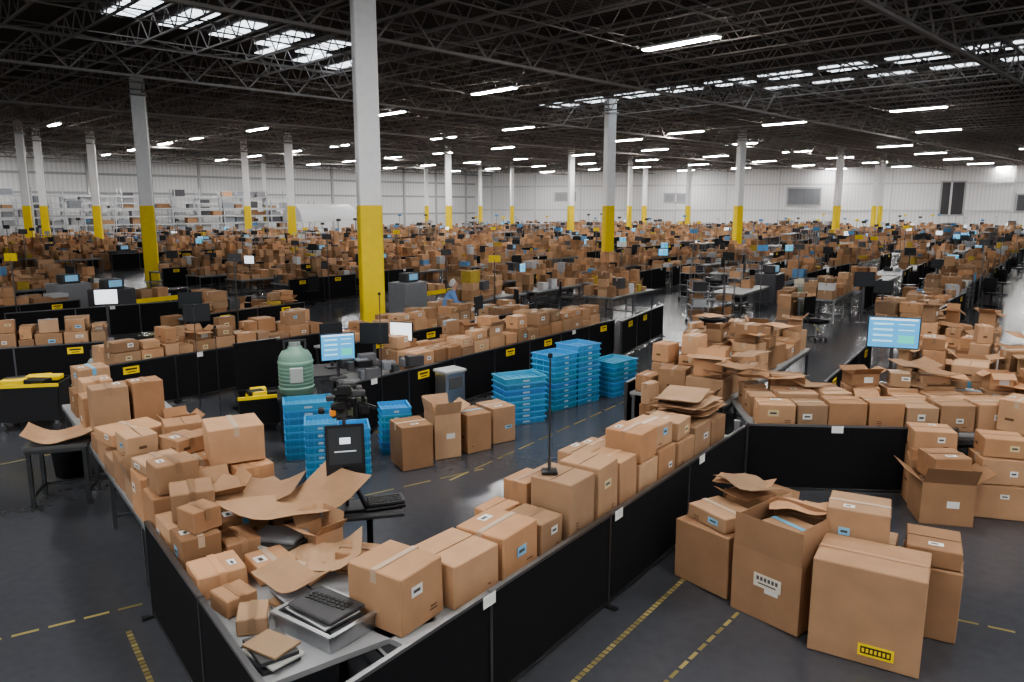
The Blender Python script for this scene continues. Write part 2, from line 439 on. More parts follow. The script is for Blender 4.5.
truss_set('ceiling_girder_trusses',AX,11.5,1.1,2.2,.09,CEIL-1.3,(.26,.245,.235))
truss_set('ceiling_bracing',AX,3.8,.25,3.0,.035,CEIL-.95,(.22,.205,.195))

# ------------------------------------------------------------------ lights
def fixtures(pts,L=2.7,z=8.55,rz=math.radians(-48)):
    for x,y in pts:
        mb=MB(); mb.cbox((0,0,.05),(L+.1,.36,.08),.02,'paint',(.7,.7,.7))
        mb.box((0,0,-.002),(L,.28,.03),'lamp',(1,1,1))
        for sg in (-1,1): mb.bar((sg*L*.4,0,.08),(sg*L*.4,0,CEIL-z),.012)
        mb.obj('ceiling_light_fixture',(x,y,z),rz)
vis=[(5.2,24.8),(-.8,34.7),(.4,51),(-5.1,58),(11.9,53.7),(16.6,48),(21.1,41),(-16.8,51.7),(-23.2,58),(-6.7,43),(-28.6,49),(8.8,60),(28.5,52.5),(-40,56)]
pts=list(vis)
for i in range(-14,15):
    for j in range(-14,15):
        x=16.6+i*7.8+j*5.8; y=48+i*8.9-j*6.6
        if y>62 and inside(x,y) and y<116: pts.append((x,y))
for x in (-14,-5,4,13):
    for y in (-8,2,11,): pts.append((x+y*.3,y))
pts+=[(-24,22),(21,20)]
fixtures(pts)
mb=MB()
def skyl(x,y,L,W,ang):
    M=T(x,y,CEIL-.04)@RZ(ang)
    n=max(1,int(L/.8))
    for i in range(n):
        mb.box((-L/2+L/n*(i+.5),0,0),(L/n-.2,W,.03),'sky',(1,1,1),M=M)
for i in range(5): skyl(-11.6+i*1.1,24.6+i*1.5,3.0,.9,BX)
for i in range(3): skyl(-9.2+i*1.0,31+i*1.6,2.4,.6,BX)
for i in range(9): skyl(18.5-i*1.95,30.5+i*2.1,2.2,1.5,BX)
for i in range(5): skyl(21-i*1.8,32.5+i*2,2.0,.7,BX)
mb.obj('skylight_panels')

# ------------------------------------------------------------------ floor tape
mb=MB()
def line(x0,y0,x1,y1,w=.05,dash=None):
    L=math.hypot(x1-x0,y1-y0); a=math.atan2(y1-y0,x1-x0); s_=0
    while s_<L:
        l=min(dash or L,L-s_); c=s_+l/2
        k=R.uniform(.6,1.15)
        mb.box((x0+math.cos(a)*c,y0+math.sin(a)*c,.001),(l,w,.002),'matte',(.28*k,.23*k,.09*k),rz=a); s_+=l*(1.35 if dash else 1)
A1=math.radians(53.5); d1=(math.cos(A1),math.sin(A1)); n1=(-d1[1],d1[0])
O=(-1.19,3.63)
line(O[0]-n1[0]*.35,O[1]-n1[1]*.35,O[0]-n1[0]*.35+d1[0]*7,O[1]-n1[1]*.35+d1[1]*7,.045,.045)
line(-3.3,6.0,-1.6,3.7,.045,.045)
line(-7,4.2,-3.34,6.49,.035,.2)
line(.6,4.6,2.2,6.5,.032,.12)
line(3.9,6.2,6.2,5.0,.03,.2)
line(-3.2,8.2,-.4,10.1,.03,.4); line(-.83,9.65,2.6,14.5,.03,.4)
line(-8,9.5,-4.6,13,.03,.4)
line(4.2,14,7.5,24,.05); line(9,22,14,40,.05); line(2.95,9.0,4.2,7.6,.03,.3)
mb.obj('floor_marking_tape')

# ------------------------------------------------------------------ NEAR ENCLOSURE
F1=Frame(O,A1)
L1=math.atan2(.795,-.606)
F2=Frame(O,L1)
partition(*F1.p(.0,0),*F1.p(6.9,0),seg=1.72,labels=False,white=(1.7,3.6,5.5))
partition(*F2.p(0,0),*F2.p(3.28,0),seg=1.64,labels=False)
partition(2.97,9.26,5.5,9.06,seg=2.5,labels=False,white=(1.1,))
table('packing_table',F1,1.05,.06,5.8,.85,.75)
F2i=Frame(F2.p(8.9,-.02),L1+math.pi)
table('packing_table',F2i,0,.02,8.3,1.25,.75)

def B1(u,t,su,st,h,z=.75,rot=0,kind='closed',tilt=0): 
    x,y=F1.p(u,t); return place_box(x,y,z,A1+rot,su,st,h,kind,tilt=tilt)
B1(1.30,.50,.44,.50,.42,rot=.05)
B1(1.82,.42,.50,.48,.34,rot=-.03)
B1(2.34,.40,.48,.46,.35,rot=.03)
B1(2.78,.36,.32,.40,.28); B1(2.8,.76,.34,.25,.26)
B1(3.2,.33,.40,.42,.52); B1(3.2,.72,.36,.26,.42)
B1(3.63,.32,.38,.42,.54,rot=.03); B1(3.62,.73,.36,.28,.36)
B1(4.03,.30,.34,.38,.48); B1(4.05,.68,.36,.30,.46)
B1(4.45,.32,.40,.42,.34); B1(4.46,.32,.38,.40,.30,z=1.10,rot=.04); B1(4.46,.74,.36,.3,.4)
B1(4.9,.34,.40,.44,.36); B1(4.9,.74,.4,.26,.36); B1(4.9,.34,.36,.36,.24,z=1.12,rot=-.05)
B1(5.35,.34,.42,.48,.34); B1(5.35,.34,.40,.40,.2,z=1.10,rot=.08);B1(5.35,.74,.4,.24,.3)
B1(5.82,.36,.44,.5,.40); B1(6.3,.36,.44,.5,.36); 
for i in range(9):
    x,y=F1.p(6.05+R.uniform(-.1,.2),.42+R.uniform(-.05,.1)); 
    mb=MB(); sheet(mb,Matrix.Identity(4),.8,.5,R.uniform(0,.04),fold=.2); mb.obj('flattened_carton',(x,y,1.165+i*.028),A1+R.uniform(-.25,.25))
B1(6.62,.62,.2,.3,.4)

def B2(u,t,su,st,h,z=.75,rot=0,kind='closed',tilt=0,col=None,flap=(.4,2.3)):
    x,y=F2.p(u,-t); return place_box(x,y,z,L1+rot,su,st,h,kind,tilt=tilt,col=col,flap=flap)
B2(6.62,.30,.34,.40,.68); B2(6.62,.72,.32,.36,.70,rot=.03); B2(7.05,.26,.36,.42,.5); B2(7.05,.74,.36,.4,.52)
B2(7.5,.3,.4,.4,.34); B2(7.5,.3,.36,.36,.26,z=1.10);B2(7.5,.75,.36,.4,.5)
B2(8.2,.35,.5,.5,.34); B2(8.2,.35,.42,.4,.3,z=1.10,rot=.1);B2(8.2,.85,.4,.4,.3)
B2(6.62,1.08,.3,.26,.2)
layout=[
 (6.15,.22,.40,.36,.20),(6.15,.62,.42,.38,.16),(6.15,1.0,.40,.30,.22,1),
 (5.70,.25,.42,.42,.24),(5.70,.75,.44,.50,.20),(5.68,1.13,.36,.22,.14),
 (5.22,.24,.44,.42,.20),(5.2,.70,.42,.42,.30),(5.2,1.10,.44,.30,.26,1),
 (4.74,.22,.42,.36,.34),(4.72,.62,.40,.38,.26),(4.72,1.02,.42,.36,.30),
 (4.27,.24,.40,.40,.22,1),(4.27,.68,.42,.44,.34),(4.27,1.08,.40,.30,.26),
 (3.80,.22,.42,.38,.42),(3.80,.64,.42,.40,.30),(3.78,1.06,.44,.36,.34),
 (3.36,.22,.36,.36,.36),(3.34,.62,.38,.38,.26,1),(3.32,1.04,.40,.38,.22),
 (2.92,.24,.40,.40,.26),(2.92,.68,.40,.40,.20),(2.90,1.08,.38,.34,.16),
 (2.46,.20,.30,.30,.30),(2.46,.52,.36,.28,.18),(2.02,.22,.36,.36,.18),(1.98,.62,.34,.30,.14),
]
for it in layout:
    u,t,a,b_,h=it[:5]; o_=len(it)>5
    B2(u,t,a*(.95 if o_ else 1),b_*(.95 if o_ else 1),h,rot=R.uniform(-.05,.05),kind='open' if o_ else 'closed',flap=(.1,1.0))
B2(5.68,.35,.5,.6,.14,z=.995,rot=.2); B2(5.2,.80,.36,.4,.16,z=1.065,rot=-.1)
B2(4.72,.8,.38,.5,.1,z=1.07,rot=.3)
B2(3.95,.98,.50,.52,.36,z=1.11,rot=-.15)
B2(4.5,.62,.36,.3,.16,z=1.1,rot=.3)
B2(3.8,.25,.4,.38,.10,z=1.185,rot=.15); B2(3.36,.26,.30,.36,.26,z=1.125,rot=.1)
B2(2.92,.3,.36,.34,.24,z=1.02,rot=-.2); B2(4.74,.24,.36,.3,.2,z=1.105,rot=.1)
B2(2.48,.24,.24,.24,.18,z=1.06,rot=.3)
mb=MB(); sheet(mb,RX(.05),1.15,.72,.15,fold=.7,col=(.40,.25,.15)); x,y=F2.p(2.55,-1.05); mb.obj('flattened_carton',(x,y,1.0),L1+1.75)
mb=MB(); sheet(mb,RX(-.08),.8,.5,.08,fold=.5); x,y=F2.p(3.1,-.9); mb.obj('flattened_carton',(x,y,1.0),L1+.9)
mb=MB(); sheet(mb,RY(.15),.6,.5,.06,fold=.5); x,y=F2.p(1.75,-.98); mb.obj('flattened_carton',(x,y,.86),L1+1.1)
mb=MB(); sheet(mb,RY(-.1),.45,.35,.06,fold=.3); x,y=F2.p(1.5,-.6); mb.obj('flattened_carton',(x,y,.90),L1+.4)
B2(1.75,.78,.3,.24,.12,rot=.4); B2(1.62,.22,.24,.24,.14,rot=.2); B2(1.3,.25,.26,.2,.12,rot=-.4)
B2(1.62,1.2,.3,.22,.18,rot=.7); B2(2.15,1.1,.3,.26,.2,rot=.2,kind='open',flap=(.2,1.2))
def slabs(name,x,y,z,rz,items):
    mb=MB(); zz=0
    for (w,d,h,c,r) in items:
        mb.cbox((R.uniform(-.02,.02),R.uniform(-.02,.02),zz+h/2),(w,d,h),.004,'paint',c,RZ(r)); zz+=h+.001
    return mb.obj(name,(x,y,z),rz)
x,y=F2.p(2.28,-.82)
slabs('folder_stack',x,y,.753,L1+.4,[(.45,.32,.03,(.03,.03,.035),0),(.44,.3,.02,(.5,.5,.48),.1),(.46,.32,.035,(.03,.03,.035),-.1),(.4,.3,.02,(.4,.4,.4),.2),(.42,.3,.03,(.04,.04,.04),0),(.4,.26,.03,(.2,.21,.23),.3)])
x,y=F2.p(1.38,-.60)
slabs('envelope_stack',x,y,.753,L1+.2,[(.4,.3,.02,(.5,.5,.5),0),(.36,.26,.03,(.35,.22,.12),.2),(.4,.25,.03,(.04,.04,.045),-.2),(.36,.22,.015,(.35,.36,.38),-.1)])
x,y=F2.p(.86,-.2)
slabs('folder_stack',x,y,.753,L1+.1,[(.36,.26,.03,(.03,.03,.035),0),(.35,.24,.02,(.5,.5,.48),.15),(.34,.25,.03,(.06,.06,.065),-.1),(.3,.22,.02,(.3,.2,.12),.3)])
def tray(x,y,z,rz,w,d,h,col=(.25,.26,.28)):
    mb=MB(); mb.box((0,0,.006),(w,d,.012),'paint',col)
    for sg in (-1,1):
        mb.box((0,sg*d/2,h/2),(w,.012,h),'metal',(.5,.51,.53)); mb.box((sg*w/2,0,h/2),(.012,d,h),'metal',(.5,.51,.53))
        mb.box((0,sg*(d/2+.01),h),(w+.04,.035,.014),'metal',(.6,.61,.63)); mb.box((sg*(w/2+.01),0,h),(.035,d,.014),'metal',(.6,.61,.63))
    for i in range(5): mb.cbox((R.uniform(-.03,.03),R.uniform(-.03,.03),.03+i*.034),(w*.8,d*.75,.026),.006,'metal' if i%2 else 'paint',(.5,.51,.53) if i%2 else (.05,.05,.055),RZ(R.uniform(-.12,.12)))
    zt=.03+4*.034+.014
    for i in range(9):
        for j in range(3): mb.box((-.16+i*.04,-.07+j*.035,zt+.002),(.03,.026,.006),'paint',(.02,.02,.02),M=RZ(.1))
    mb.obj('plastic_tray',(x,y,z),rz)
x,y=F2.p(.98,-.64); tray(x,y,.753,L1+.3,.55,.40,.12)
def pole(x,y,z,h):
    mb=MB(); mb.cyl((0,0,0),(0,0,h),.008,n=8,mat='metal',col=(.1,.1,.1)); mb.cbox((0,0,.01),(.14,.14,.02),.004,'metal',DGREY); mb.cbox((0,0,h),(.04,.02,.04),.005,'paint',BLACK)
    mb.cyl((0,0,0),(0,0,.12),.016,n=8,mat='metal',col=(.15,.15,.15)); mb.obj('thin_pole',(x,y,z),0)
pole(.33,6.42,1.282,1.05); pole(-5.2,12.3,0,2.0); pole(-4.75,12.0,0,1.7); pole(-2.0,11.4,0,2.3); pole(6.0,21.5,0,2.2)
mb=MB(); mb.box((0,0,.45),(.05,.05,.9),'metal',(.6,.6,.62)); mb.box((0,0,.91),(.07,.07,.02),'metal',(.5,.5,.5)); mb.obj('partition_post',(2.86,9.33,0),.3)

def workstation(x,y,rz):
    mb=MB()
    mb.cbox((0,0,.76),(.62,.46,.035),.01,'paint',(.05,.05,.055))
    mb.cyl((0,0,.02),(0,0,.75),.03,mat='metal',col=DGREY); mb.cbox((0,0,.02),(.5,.4,.04),.01,'metal',DGREY)
    mb.cyl((-.2,.1,.77),(-.2,.1,1.95),.018,mat='metal',col=(.15,.15,.15))
    M=T(-.2,.02,1.22)@RX(-.12)
    mb.cbox((0,0,.12),(.36,.03,.50),.01,'paint',BLACK,M); mb.box((0,-.017,.17),(.30,.003,.34),'paint',(.03,.035,.04),M=M)
    mb.box((0,-.02,.22),(.1,.003,.06),'screen',(.5,.55,.6),M=M); mb.box((0,-.02,.12),(.2,.003,.012),'screen',(.3,.33,.36),M=M)
    mb.bar((-.36,-.1,.79),(-.2,.0,1.2),.03,'metal',DGREY); mb.bar((-.02,-.1,.79),(-.2,.0,1.2),.03,'metal',DGREY); mb.bar((-.36,-.1,.79),(-.02,-.1,.79),.03,'metal',DGREY)
    for i in range(18):
        a=R.uniform(0,6.28); r=R.uniform(.04,.24)
        mb.cbox((-.2+r*math.cos(a),.08+r*math.sin(a)*.6,1.70+R.uniform(0,.24)),(R.uniform(.05,.14),R.uniform(.05,.12),R.uniform(.04,.1)),.01,'paint',R.choice([BLACK,BLACK,DGREY,(.1,.12,.08),(.18,.17,.12)]),None)
    for i in range(5): mb.cyl((-.3+.07*i,.0,1.74+.03*i),(-.3+.07*i,-.07,1.72+.03*i),.022,mat='paint',col=R.choice([BLACK,(.2,.2,.2)]))
    mb.cyl((-.3,.0,1.74),(-.3,-.08,1.74),.03,mat='paint',col=(.7,.25,.03))
    mb.bar((-.2,.08,1.85),(.1,.1,1.72),.03,'metal',DGREY)
    M=T(.14,-.02,.785)@RX(.06)@RZ(.1)
    mb.cbox((0,0,.015),(.38,.2,.03),.006,'paint',BLACK,M); mb.cbox((.02,.02,.05),(.34,.18,.03),.006,'paint',DGREY,M)
    for i in range(11):
        for j in range(4): mb.box((-.13+i*.028,-.04+j*.038,.068),(.022,.03,.008),'paint',(.02,.02,.02),M=M)
    mb.obj('scanner_workstation',(x,y,0),rz)
workstation(-1.36,6.85,.25)

tote_stack(.12,12.55,.45,.78,.55,[8],h=.1)
tote_stack(1.0,13.7,.75,.62,.6,[10,11],h=.1)
tote_stack(1.98,14.5,.8,.78,.6,[7],h=.097)
tote_stack(-2.98,10.75,.3,.7,.5,[8],h=.104)
tote_stack(-2.35,9.85,.25,.42,.5,[8,7],h=.1)
tote_stack(-1.75,10.95,.3,.45,.45,[7],h=.1)
for (x,y,a,b_,h,rz,k) in [(-1.42,10.3,.46,.5,.62,.5,'closed'),(-1.02,10.75,.40,.46,.66,.45,'open'),(-.62,11.05,.42,.5,.58,.6,'closed'),(-.26,11.5,.42,.5,.56,.6,'closed'),(-.9,11.5,.40,.4,.5,.6,'closed')]:
    place_box(x,y,0,rz,a,b_,h,k,flap=(.2,1.2))

partition(-2.45,11.55,2.45,18.15,seg=1.2)
F5=Frame((-2.45,11.55),A1)
x,y=F5.p(1.9,-.3); mb=MB(); mb.cbox((0,0,.4),(.42,.34,.76),.02,'metal',(.55,.56,.58)); mb.cbox((0,0,.8),(.46,.38,.05),.01,'paint',(.5,.51,.53)); mb.box((0,-.175,.6),(.3,.006,.2),'paint',(.1,.1,.1)); mb.box((0,0,.02),(.4,.32,.04),'paint',BLACK); mb.obj('metal_waste_bin',(x,y,0),A1-.2)
table('packing_table',F5,.4,.08,7.6,1.0,.75)
mbp=MB(); pile(mbp,F5,1.5,7.9,.12,1.06,.755,layers=2,smin=.3,smax=.5,hmin=.22,hmax=.36,p2=.55); mbp.obj('cardboard_box_pile')
partition(2.6,17.9,4.2,21,seg=1.2)
F5b=Frame(F5.p(2.2,2.7),A1); table('packing_table',F5b,0,.05,6.6,.95,.75); partition(*F5b.p(0,-.03),*F5b.p(6.6,-.03),seg=1.5)
mbp=MB(); pile(mbp,F5b,.1,4.2,.1,.95,.755,layers=2,smin=.28,smax=.5,hmin=.2,hmax=.36,p2=.5); pile(mbp,F5b,5.3,6.5,.1,.95,.755,layers=2,smin=.28,smax=.5,hmin=.2,hmax=.3,p2=.3); mbp.obj('cardboard_box_pile')
monitor(*F5b.p(4.6,.3),.76,1.2,w=.5,h=.34,kind='dark',stem=.3)
monitor(-2.9,12.45,.76,.45,w=.58,h=.46,kind='blue',stem=.30)
monitor(-2.42,13.15,.76,.1,w=.5,h=.38,kind='dark',stem=.45)
monitor(-2.0,13.5,.76,-.35,w=.46,h=.34,kind='white',stem=.45)
monitor(-3.2,13.3,.76,.6,w=.42,h=.3,kind='dark',stem=.5)
mb=MB(); table_geo(mb,Matrix.Identity(4),1.5,1.0,.75,top=(.08,.08,.085)); mb.obj('packing_table',(-3.6,12.5,0),A1-.5)
mb=MB()
for i in range(18):
    mb.cbox((R.uniform(-.6,.6),R.uniform(-.3,.3),R.uniform(.08,.3)),(R.uniform(.1,.3),R.uniform(.1,.25),R.uniform(.08,.25)),.01,'paint',R.choice([BLACK,DGREY,(.12,.12,.13),(.2,.21,.23)]))
mb.obj('computer_equipment',(-2.3,12.85,.75),.5)
def canister(x,y,z,s=1.0,G=(.17,.29,.23)):
    mb=MB(); L_=tuple(c*1.5 for c in G)
    mb.lathe([(0,0),(.23,0),(.26,.03),(.265,.5),(.25,.6),(.2,.68),(.12,.71),(.11,.75),(0,.76)],24,'paint',G)
    mb.lathe([(.265,.1),(.28,.12),(.265,.14)],24,'paint',L_); mb.lathe([(.262,.48),(.278,.51),(.26,.54)],24,'paint',L_)
    for k in range(5): mb.lathe([(.264,.18+k*.06),(.27,.19+k*.06),(.264,.2+k*.06)],24,'paint',L_)
    mb.cbox((0,-.26,.34),(.2,.06,.24),.02,'paint',(.45,.48,.45)); mb.cyl((0,0,.74),(0,0,.82),.09,mat='paint',col=(.3,.34,.32))
    mb.bar((-.16,0,.66),(-.16,0,.84),.03,'paint',DGREY); mb.bar((.16,0,.66),(.16,0,.84),.03,'paint',DGREY); mb.bar((-.175,0,.84),(.175,0,.84),.03,'paint',DGREY)
    mb.obj('green_canister',(x,y,z),.3)
canister(-3.38,11.62,.705)
mb=MB(); table_geo(mb,T(-.3,-.3,0),.6,.6,.7,top=(.05,.05,.05),leg=(.1,.1,.1)); mb.obj('side_table',(-3.38,11.62,0),.3)
def cart(x,y,rz,w=.7,d=.5,h=.6):
    mb=MB()
    mb.box((0,0,.16),(w*.92,d*.92,.02),'paint',BLACK)
    for sg in (-1,1):
        mb.box((0,sg*d*.46,.16+(h-.16)/2),(w*.92,.02,h-.16),'paint',BLACK); mb.box((sg*w*.46,0,.16+(h-.16)/2),(.02,d*.92,h-.16),'paint',BLACK)
        mb.box((0,sg*d*.5,h),(w,.05,.05),'paint',BLACK if sg>0 else YEL); mb.box((sg*w*.5,0,h),(.05,d,.05),'paint',BLACK)
        for s2 in (-1,1):
            mb.cyl((sg*w*.4,s2*d*.4-.02,.06),(sg*w*.4,s2*d*.4+.02,.06),.06,mat='paint',col=DGREY); mb.box((sg*w*.4,s2*d*.4,.12),(.04,.05,.06),'metal',GREY)
    for i in range(7): mb.cbox((R.uniform(-.25,.25)*w,R.uniform(-.25,.25)*d,h+R.uniform(-.02,.06)),(w*.35,d*.35,.08),.01,'paint',R.choice([YEL,DGREY,BLACK,YEL]),RZ(R.uniform(-.3,.3)))
    mb.obj('utility_cart',(x,y,0),rz)
cart(-4.1,12.0,.4); cart(-7.9,12.2,.2,1.0,.6,.75)
def wirecart(x,y,rz,cl=(.35,.36,.38)):
    mb=MB()
    for sx in (-.4,.4):
        for sy in (-.25,.25):
            mb.box((sx,sy,.72),(.03,.03,1.25),'metal',cl); mb.cyl((sx-.02,sy,.05),(sx+.02,sy,.05),.05,mat='paint',col=BLACK)
    for z in (.15,.6,1.05): 
        mb.box((0,0,z),(.84,.54,.025),'paint',cl)
        for sy in (-.25,.25): mb.box((0,sy,z+.1),(.8,.015,.015),'metal',cl)
    for z in (.165,.615,1.065):
        for k in range(2):
            if R.random()<.8:
                h=R.uniform(.12,.3); c=cardcol() if R.random()<.6 else R.choice([DGREY,BLACK,(.4,.41,.43)])
                mb.box((-.2+.4*k,0,z+h/2),(.34,.4,h),'card',c)
    mb.bar((.42,-.25,1.3),(.42,.25,1.3),.03,'metal',cl)
    mb.obj('wire_cart',(x,y,0),rz)
for (x,y) in ((6.7,24.5),(8.2,27.5),(7.0,29.5),(9.8,31.5),(8.6,34.5),(11.5,36),(10,39),(13.5,34.5),(5.7,23.2),(12.2,41)): wirecart(x,y,R.uniform(0,3))
mb=MB(); table_geo(mb,T(-.35,-.3,0),.7,.6,.78,top=(.1,.1,.1),leg=(.1,.1,.1)); mb.obj('side_table',(-5.55,9.0,0),.3)
mb=MB(); sheet(mb,Matrix.Identity(4),.75,.6,.12,fold=.4); mb.obj('flattened_carton',(-5.55,9.0,.80),.4)
mb=MB(); mb.lathe([(0,0),(.2,0),(.24,.5),(.25,.55),(.22,.55),(.2,.1),(0,.1)],20,'paint',BLACK); mb.obj('waste_bin',(-6.0,9.9,0),0)

partition(-7.0,12.8,-3.9,16.6,seg=1.3)
F6=Frame((-7.0,12.8),math.atan2(3.8,3.1)); table('packing_table',F6,.1,.1,4.8,1.0,.75)
mbp=MB(); pile(mbp,F6,.2,4.8,.12,1.06,.755,layers=2,smin=.28,smax=.5,hmin=.2,hmax=.36,p2=.4); mbp.obj('cardboard_box_pile')
partition(-12.5,13.2,-8.3,15.2,seg=1.4); partition(-13,19.3,-8,23.2,seg=1.5)
F6b=Frame((-12.2,13.7),math.atan2(2.0,4.2)); table('packing_table',F6b,.1,.1,4.2,1.0,.75)
mbp=MB(); pile(mbp,F6b,1.9,4.2,.12,1.06,.755,layers=2,smin=.28,smax=.5,hmin=.2,hmax=.36,p2=.5); mbp.obj('cardboard_box_pile')
mb=MB()
for i in range(14):
    mb.cbox((R.uniform(-.6,.6),R.uniform(-.3,.3),R.uniform(.08,.4)),(R.uniform(.1,.3),R.uniform(.1,.25),R.uniform(.08,.25)),.01,'paint',R.choice([BLACK,DGREY,(.12,.12,.13),(.3,.31,.33)]))
mb.obj('computer_equipment',(*F6b.p(.9,.6),.75),.5)
canister(-8.0,14.5,.0,1,(.22,.26,.25))
for (u,k) in ((.5,'dark'),(1.4,'dark')): monitor(*F6b.p(u,.3),.76,.4,w=.5,h=.36,kind=k,stem=.35)
for (x,y,k) in ((-6.2,14.8,'dark'),(-9.4,17.5,'white'),(-7.2,16.9,'dark')): monitor(x,y,0,.4,w=.5,h=.36,kind=k,stem=1.35)
def office_chair(x,y,rz):
    ch=MB(); ch.cbox((0,0,.5),(.48,.46,.08),.03,'cloth',BLACK); ch.cbox((0,.24,.88),(.46,.07,.55),.03,'cloth',BLACK); ch.box((0,.25,.6),(.08,.04,.3),'paint',DGREY)
    ch.cyl((0,0,.1),(0,0,.47),.03,mat='metal',col=GREY)
    for k in range(5):
        a=k*1.2566; ch.bar((0,0,.1),(.28*math.cos(a),.28*math.sin(a),.07),.04,'paint',DGREY); ch.cyl((.28*math.cos(a)-.02,.28*math.sin(a),.035),(.28*math.cos(a)+.02,.28*math.sin(a),.035),.035,mat='paint',col=BLACK)
    for sg in (-1,1): ch.bar((sg*.26,.1,.5),(sg*.26,.1,.7),.03,'paint',DGREY); ch.cbox((sg*.26,.02,.71),(.06,.28,.03),.01,'paint',BLACK)
    ch.obj('office_chair',(x,y,0),rz)
office_chair(-8.9,16.4,2.2); office_chair(-7.4,18.3,1.0); office_chair(8.3,20.5,.6)
mb=MB(); mb.box((0,0,.6),(.05,.8,1.2),'matte',BLACK); mb.box((0,0,1.21),(.06,.82,.03),'metal',DGREY); mb.box((0,0,.02),(.4,.8,.04),'metal',DGREY); mb.obj('privacy_screen',(-4.6,13.4,0),-.75)

# ------------------------------------------------------------------ bottom right cartons
A7=math.radians(-31)
def Fp(fr,u,t,a,b_,h,z=0,kind='closed',rot=0,flap=(.4,2.3),col=None):
    x,y=fr.p(u,t); return place_box(x,y,z,fr.a+rot,a,b_,h,kind,flap=flap,col=col)
def fb(x,y,a,b_,h,rz,z=0,kind='closed'): return place_box(x,y,z,rz,a,b_,h,kind)
Fc=Frame((2.41,5.72),A7)
Fp(Fc,.42,.32,.82,.6,.80,col=(.375,.228,.135))
Fp(Fc,.26,.98,.58,.55,.66); Fp(Fc,.24,.90,.50,.46,.34,z=.67,rot=.06)
Fp(Fc,.83,.98,.46,.55,.62,rot=.02); Fp(Fc,.83,.98,.42,.5,.16,z=.63,rot=.05)
Fb=Frame((1.96,6.38),math.radians(-50)); Fp(Fb,.33,.35,.66,.62,.62,kind='open',flap=(-.3,.1),col=(.35,.21,.125)); Fp(Fb,.33,.35,.48,.45,.45,z=.02)
Fp(Fb,.30,.30,.42,.36,.2,z=.48,rot=.3); Fp(Fb,.36,.38,.44,.36,.12,z=.69,rot=-.2)
Fa=Frame((1.565,7.0),math.radians(-52)); Fp(Fa,.33,.36,.62,.66,.60,col=(.36,.217,.127)); Fp(Fa,.35,.3,.5,.4,.14,z=.61,rot=-.15)
Fp(Fa,.3,.98,.55,.5,.5,kind='open',flap=(-.3,.5)); Fp(Fa,.3,.98,.4,.35,.4,z=.02,rot=.1)
Fp(Fb,.3,1.0,.5,.5,.6); Fp(Fb,.3,1.0,.45,.4,.14,z=.61,rot=.15)
for i in range(5):
    mb=MB(); sheet(mb,RX(R.uniform(-.15,.15)),R.uniform(.4,.6),R.uniform(.3,.42),R.uniform(0,.04),fold=.4)
    x,y=(Fb if i%2 else Fa).p(.3+R.uniform(-.1,.1),.75+R.uniform(-.1,.1)); mb.obj('flattened_carton',(x,y,.79+.03*i),R.uniform(0,3))
mb=MB(); mb.box((0,0,0),(.26,.004,.12),'paint',(.7,.65,.55)); 
for i in range(6): mb.box((-.09+.036*i,-.003,.02),(.024,.002,.035),'paint',(.1,.1,.1))
mb.box((0,-.003,-.025),(.17,.002,.012),'paint',(.1,.1,.1))
x,y=Fb.p(.36,.025); mb.obj('shipping_label',(x,y,.38),Fb.a)
mb=MB(); mb.box((0,0,0),(.26,.004,.10),'paint',YEL)
mb.box((0,-.003,.0),(.22,.002,.06),'paint',(.02,.02,.02))
for i in range(7): mb.box((-.09+.03*i,-.005,.0),(.018,.002,.032),'paint',YEL)
x,y=Fc.p(.52,.005); mb.obj('warning_label',(x,y,.14),Fc.a)
Fd=Frame((4.72,8.5),-.22); Fp(Fd,.3,.0,.56,.5,.5,kind='open',flap=(.2,1.0)); Fp(Fd,.3,.0,.4,.4,.42,z=.02);Fp(Fd,.3,.0,.42,.4,.28,z=.5,rot=.2)
Fp(Fd,.3,.55,.5,.42,.7); Fp(Fd,.3,.55,.48,.4,.22,z=.71)
fb(5.75,8.6,.55,.5,.4,-.3); fb(5.75,8.6,.5,.45,.3,-.2,z=.41); fb(5.77,8.62,.45,.4,.22,-.3,z=.72)
fb(6.5,9.5,.7,.5,.8,.9); fb(6.9,10.1,.6,.5,.9,.9); fb(6.45,9.3,.5,.4,.4,.7,z=.81)

# ------------------------------------------------------------------ right enclosure piles
F3=Frame((3.15,9.5),-.08); table('packing_table',F3,0,0,5.6,1.5,.75)
mbp=MB(); pile(mbp,F3,.05,5.5,.05,.55,.755,layers=1,smin=.38,smax=.5,hmin=.30,hmax=.38,jitter=.04); pile(mbp,F3,.05,5.5,.58,1.45,.755,layers=2,smin=.35,smax=.6,hmin=.2,hmax=.36,p2=.45,jitter=.25); mbp.obj('cardboard_box_pile')
F4=Frame((2.75,10.2),A1+.05); table('packing_table',F4,.6,0,5.4,1.5,.75)
partition(*F4.p(.6,1.56),*F4.p(6.0,1.56),seg=1.35,both=True)
mbp=MB(); pile(mbp,F4,.65,5.9,.05,1.45,.755,layers=3,smin=.38,smax=.65,hmin=.22,hmax=.42,p2=.5,jitter=.25,openp=.3)
pile(mbp,Frame((2.5,9.9),A1),0,.9,0,1.2,0,layers=3,smin=.4,smax=.6,hmin=.3,hmax=.4,p2=.9); mbp.obj('cardboard_box_pile')
def sheetpile(cx,cy,z,rx,ry,n,rzs=3.14,zs=.3):
    mb=MB()
    for i in range(n):
        M=T(R.uniform(-rx,rx),R.uniform(-ry,ry),i*zs/n)@RZ(R.uniform(-rzs,rzs))@RX(R.uniform(-.15,.15))@RY(R.uniform(-.15,.15))
        sheet(mb,M,R.uniform(.45,.7),R.uniform(.3,.5),R.uniform(-.04,.06),fold=R.uniform(.1,.5))
    mb.obj('flattened_carton_pile',(cx,cy,z),0)
partition(4.9,11.6,7.3,15.2,seg=1.3)
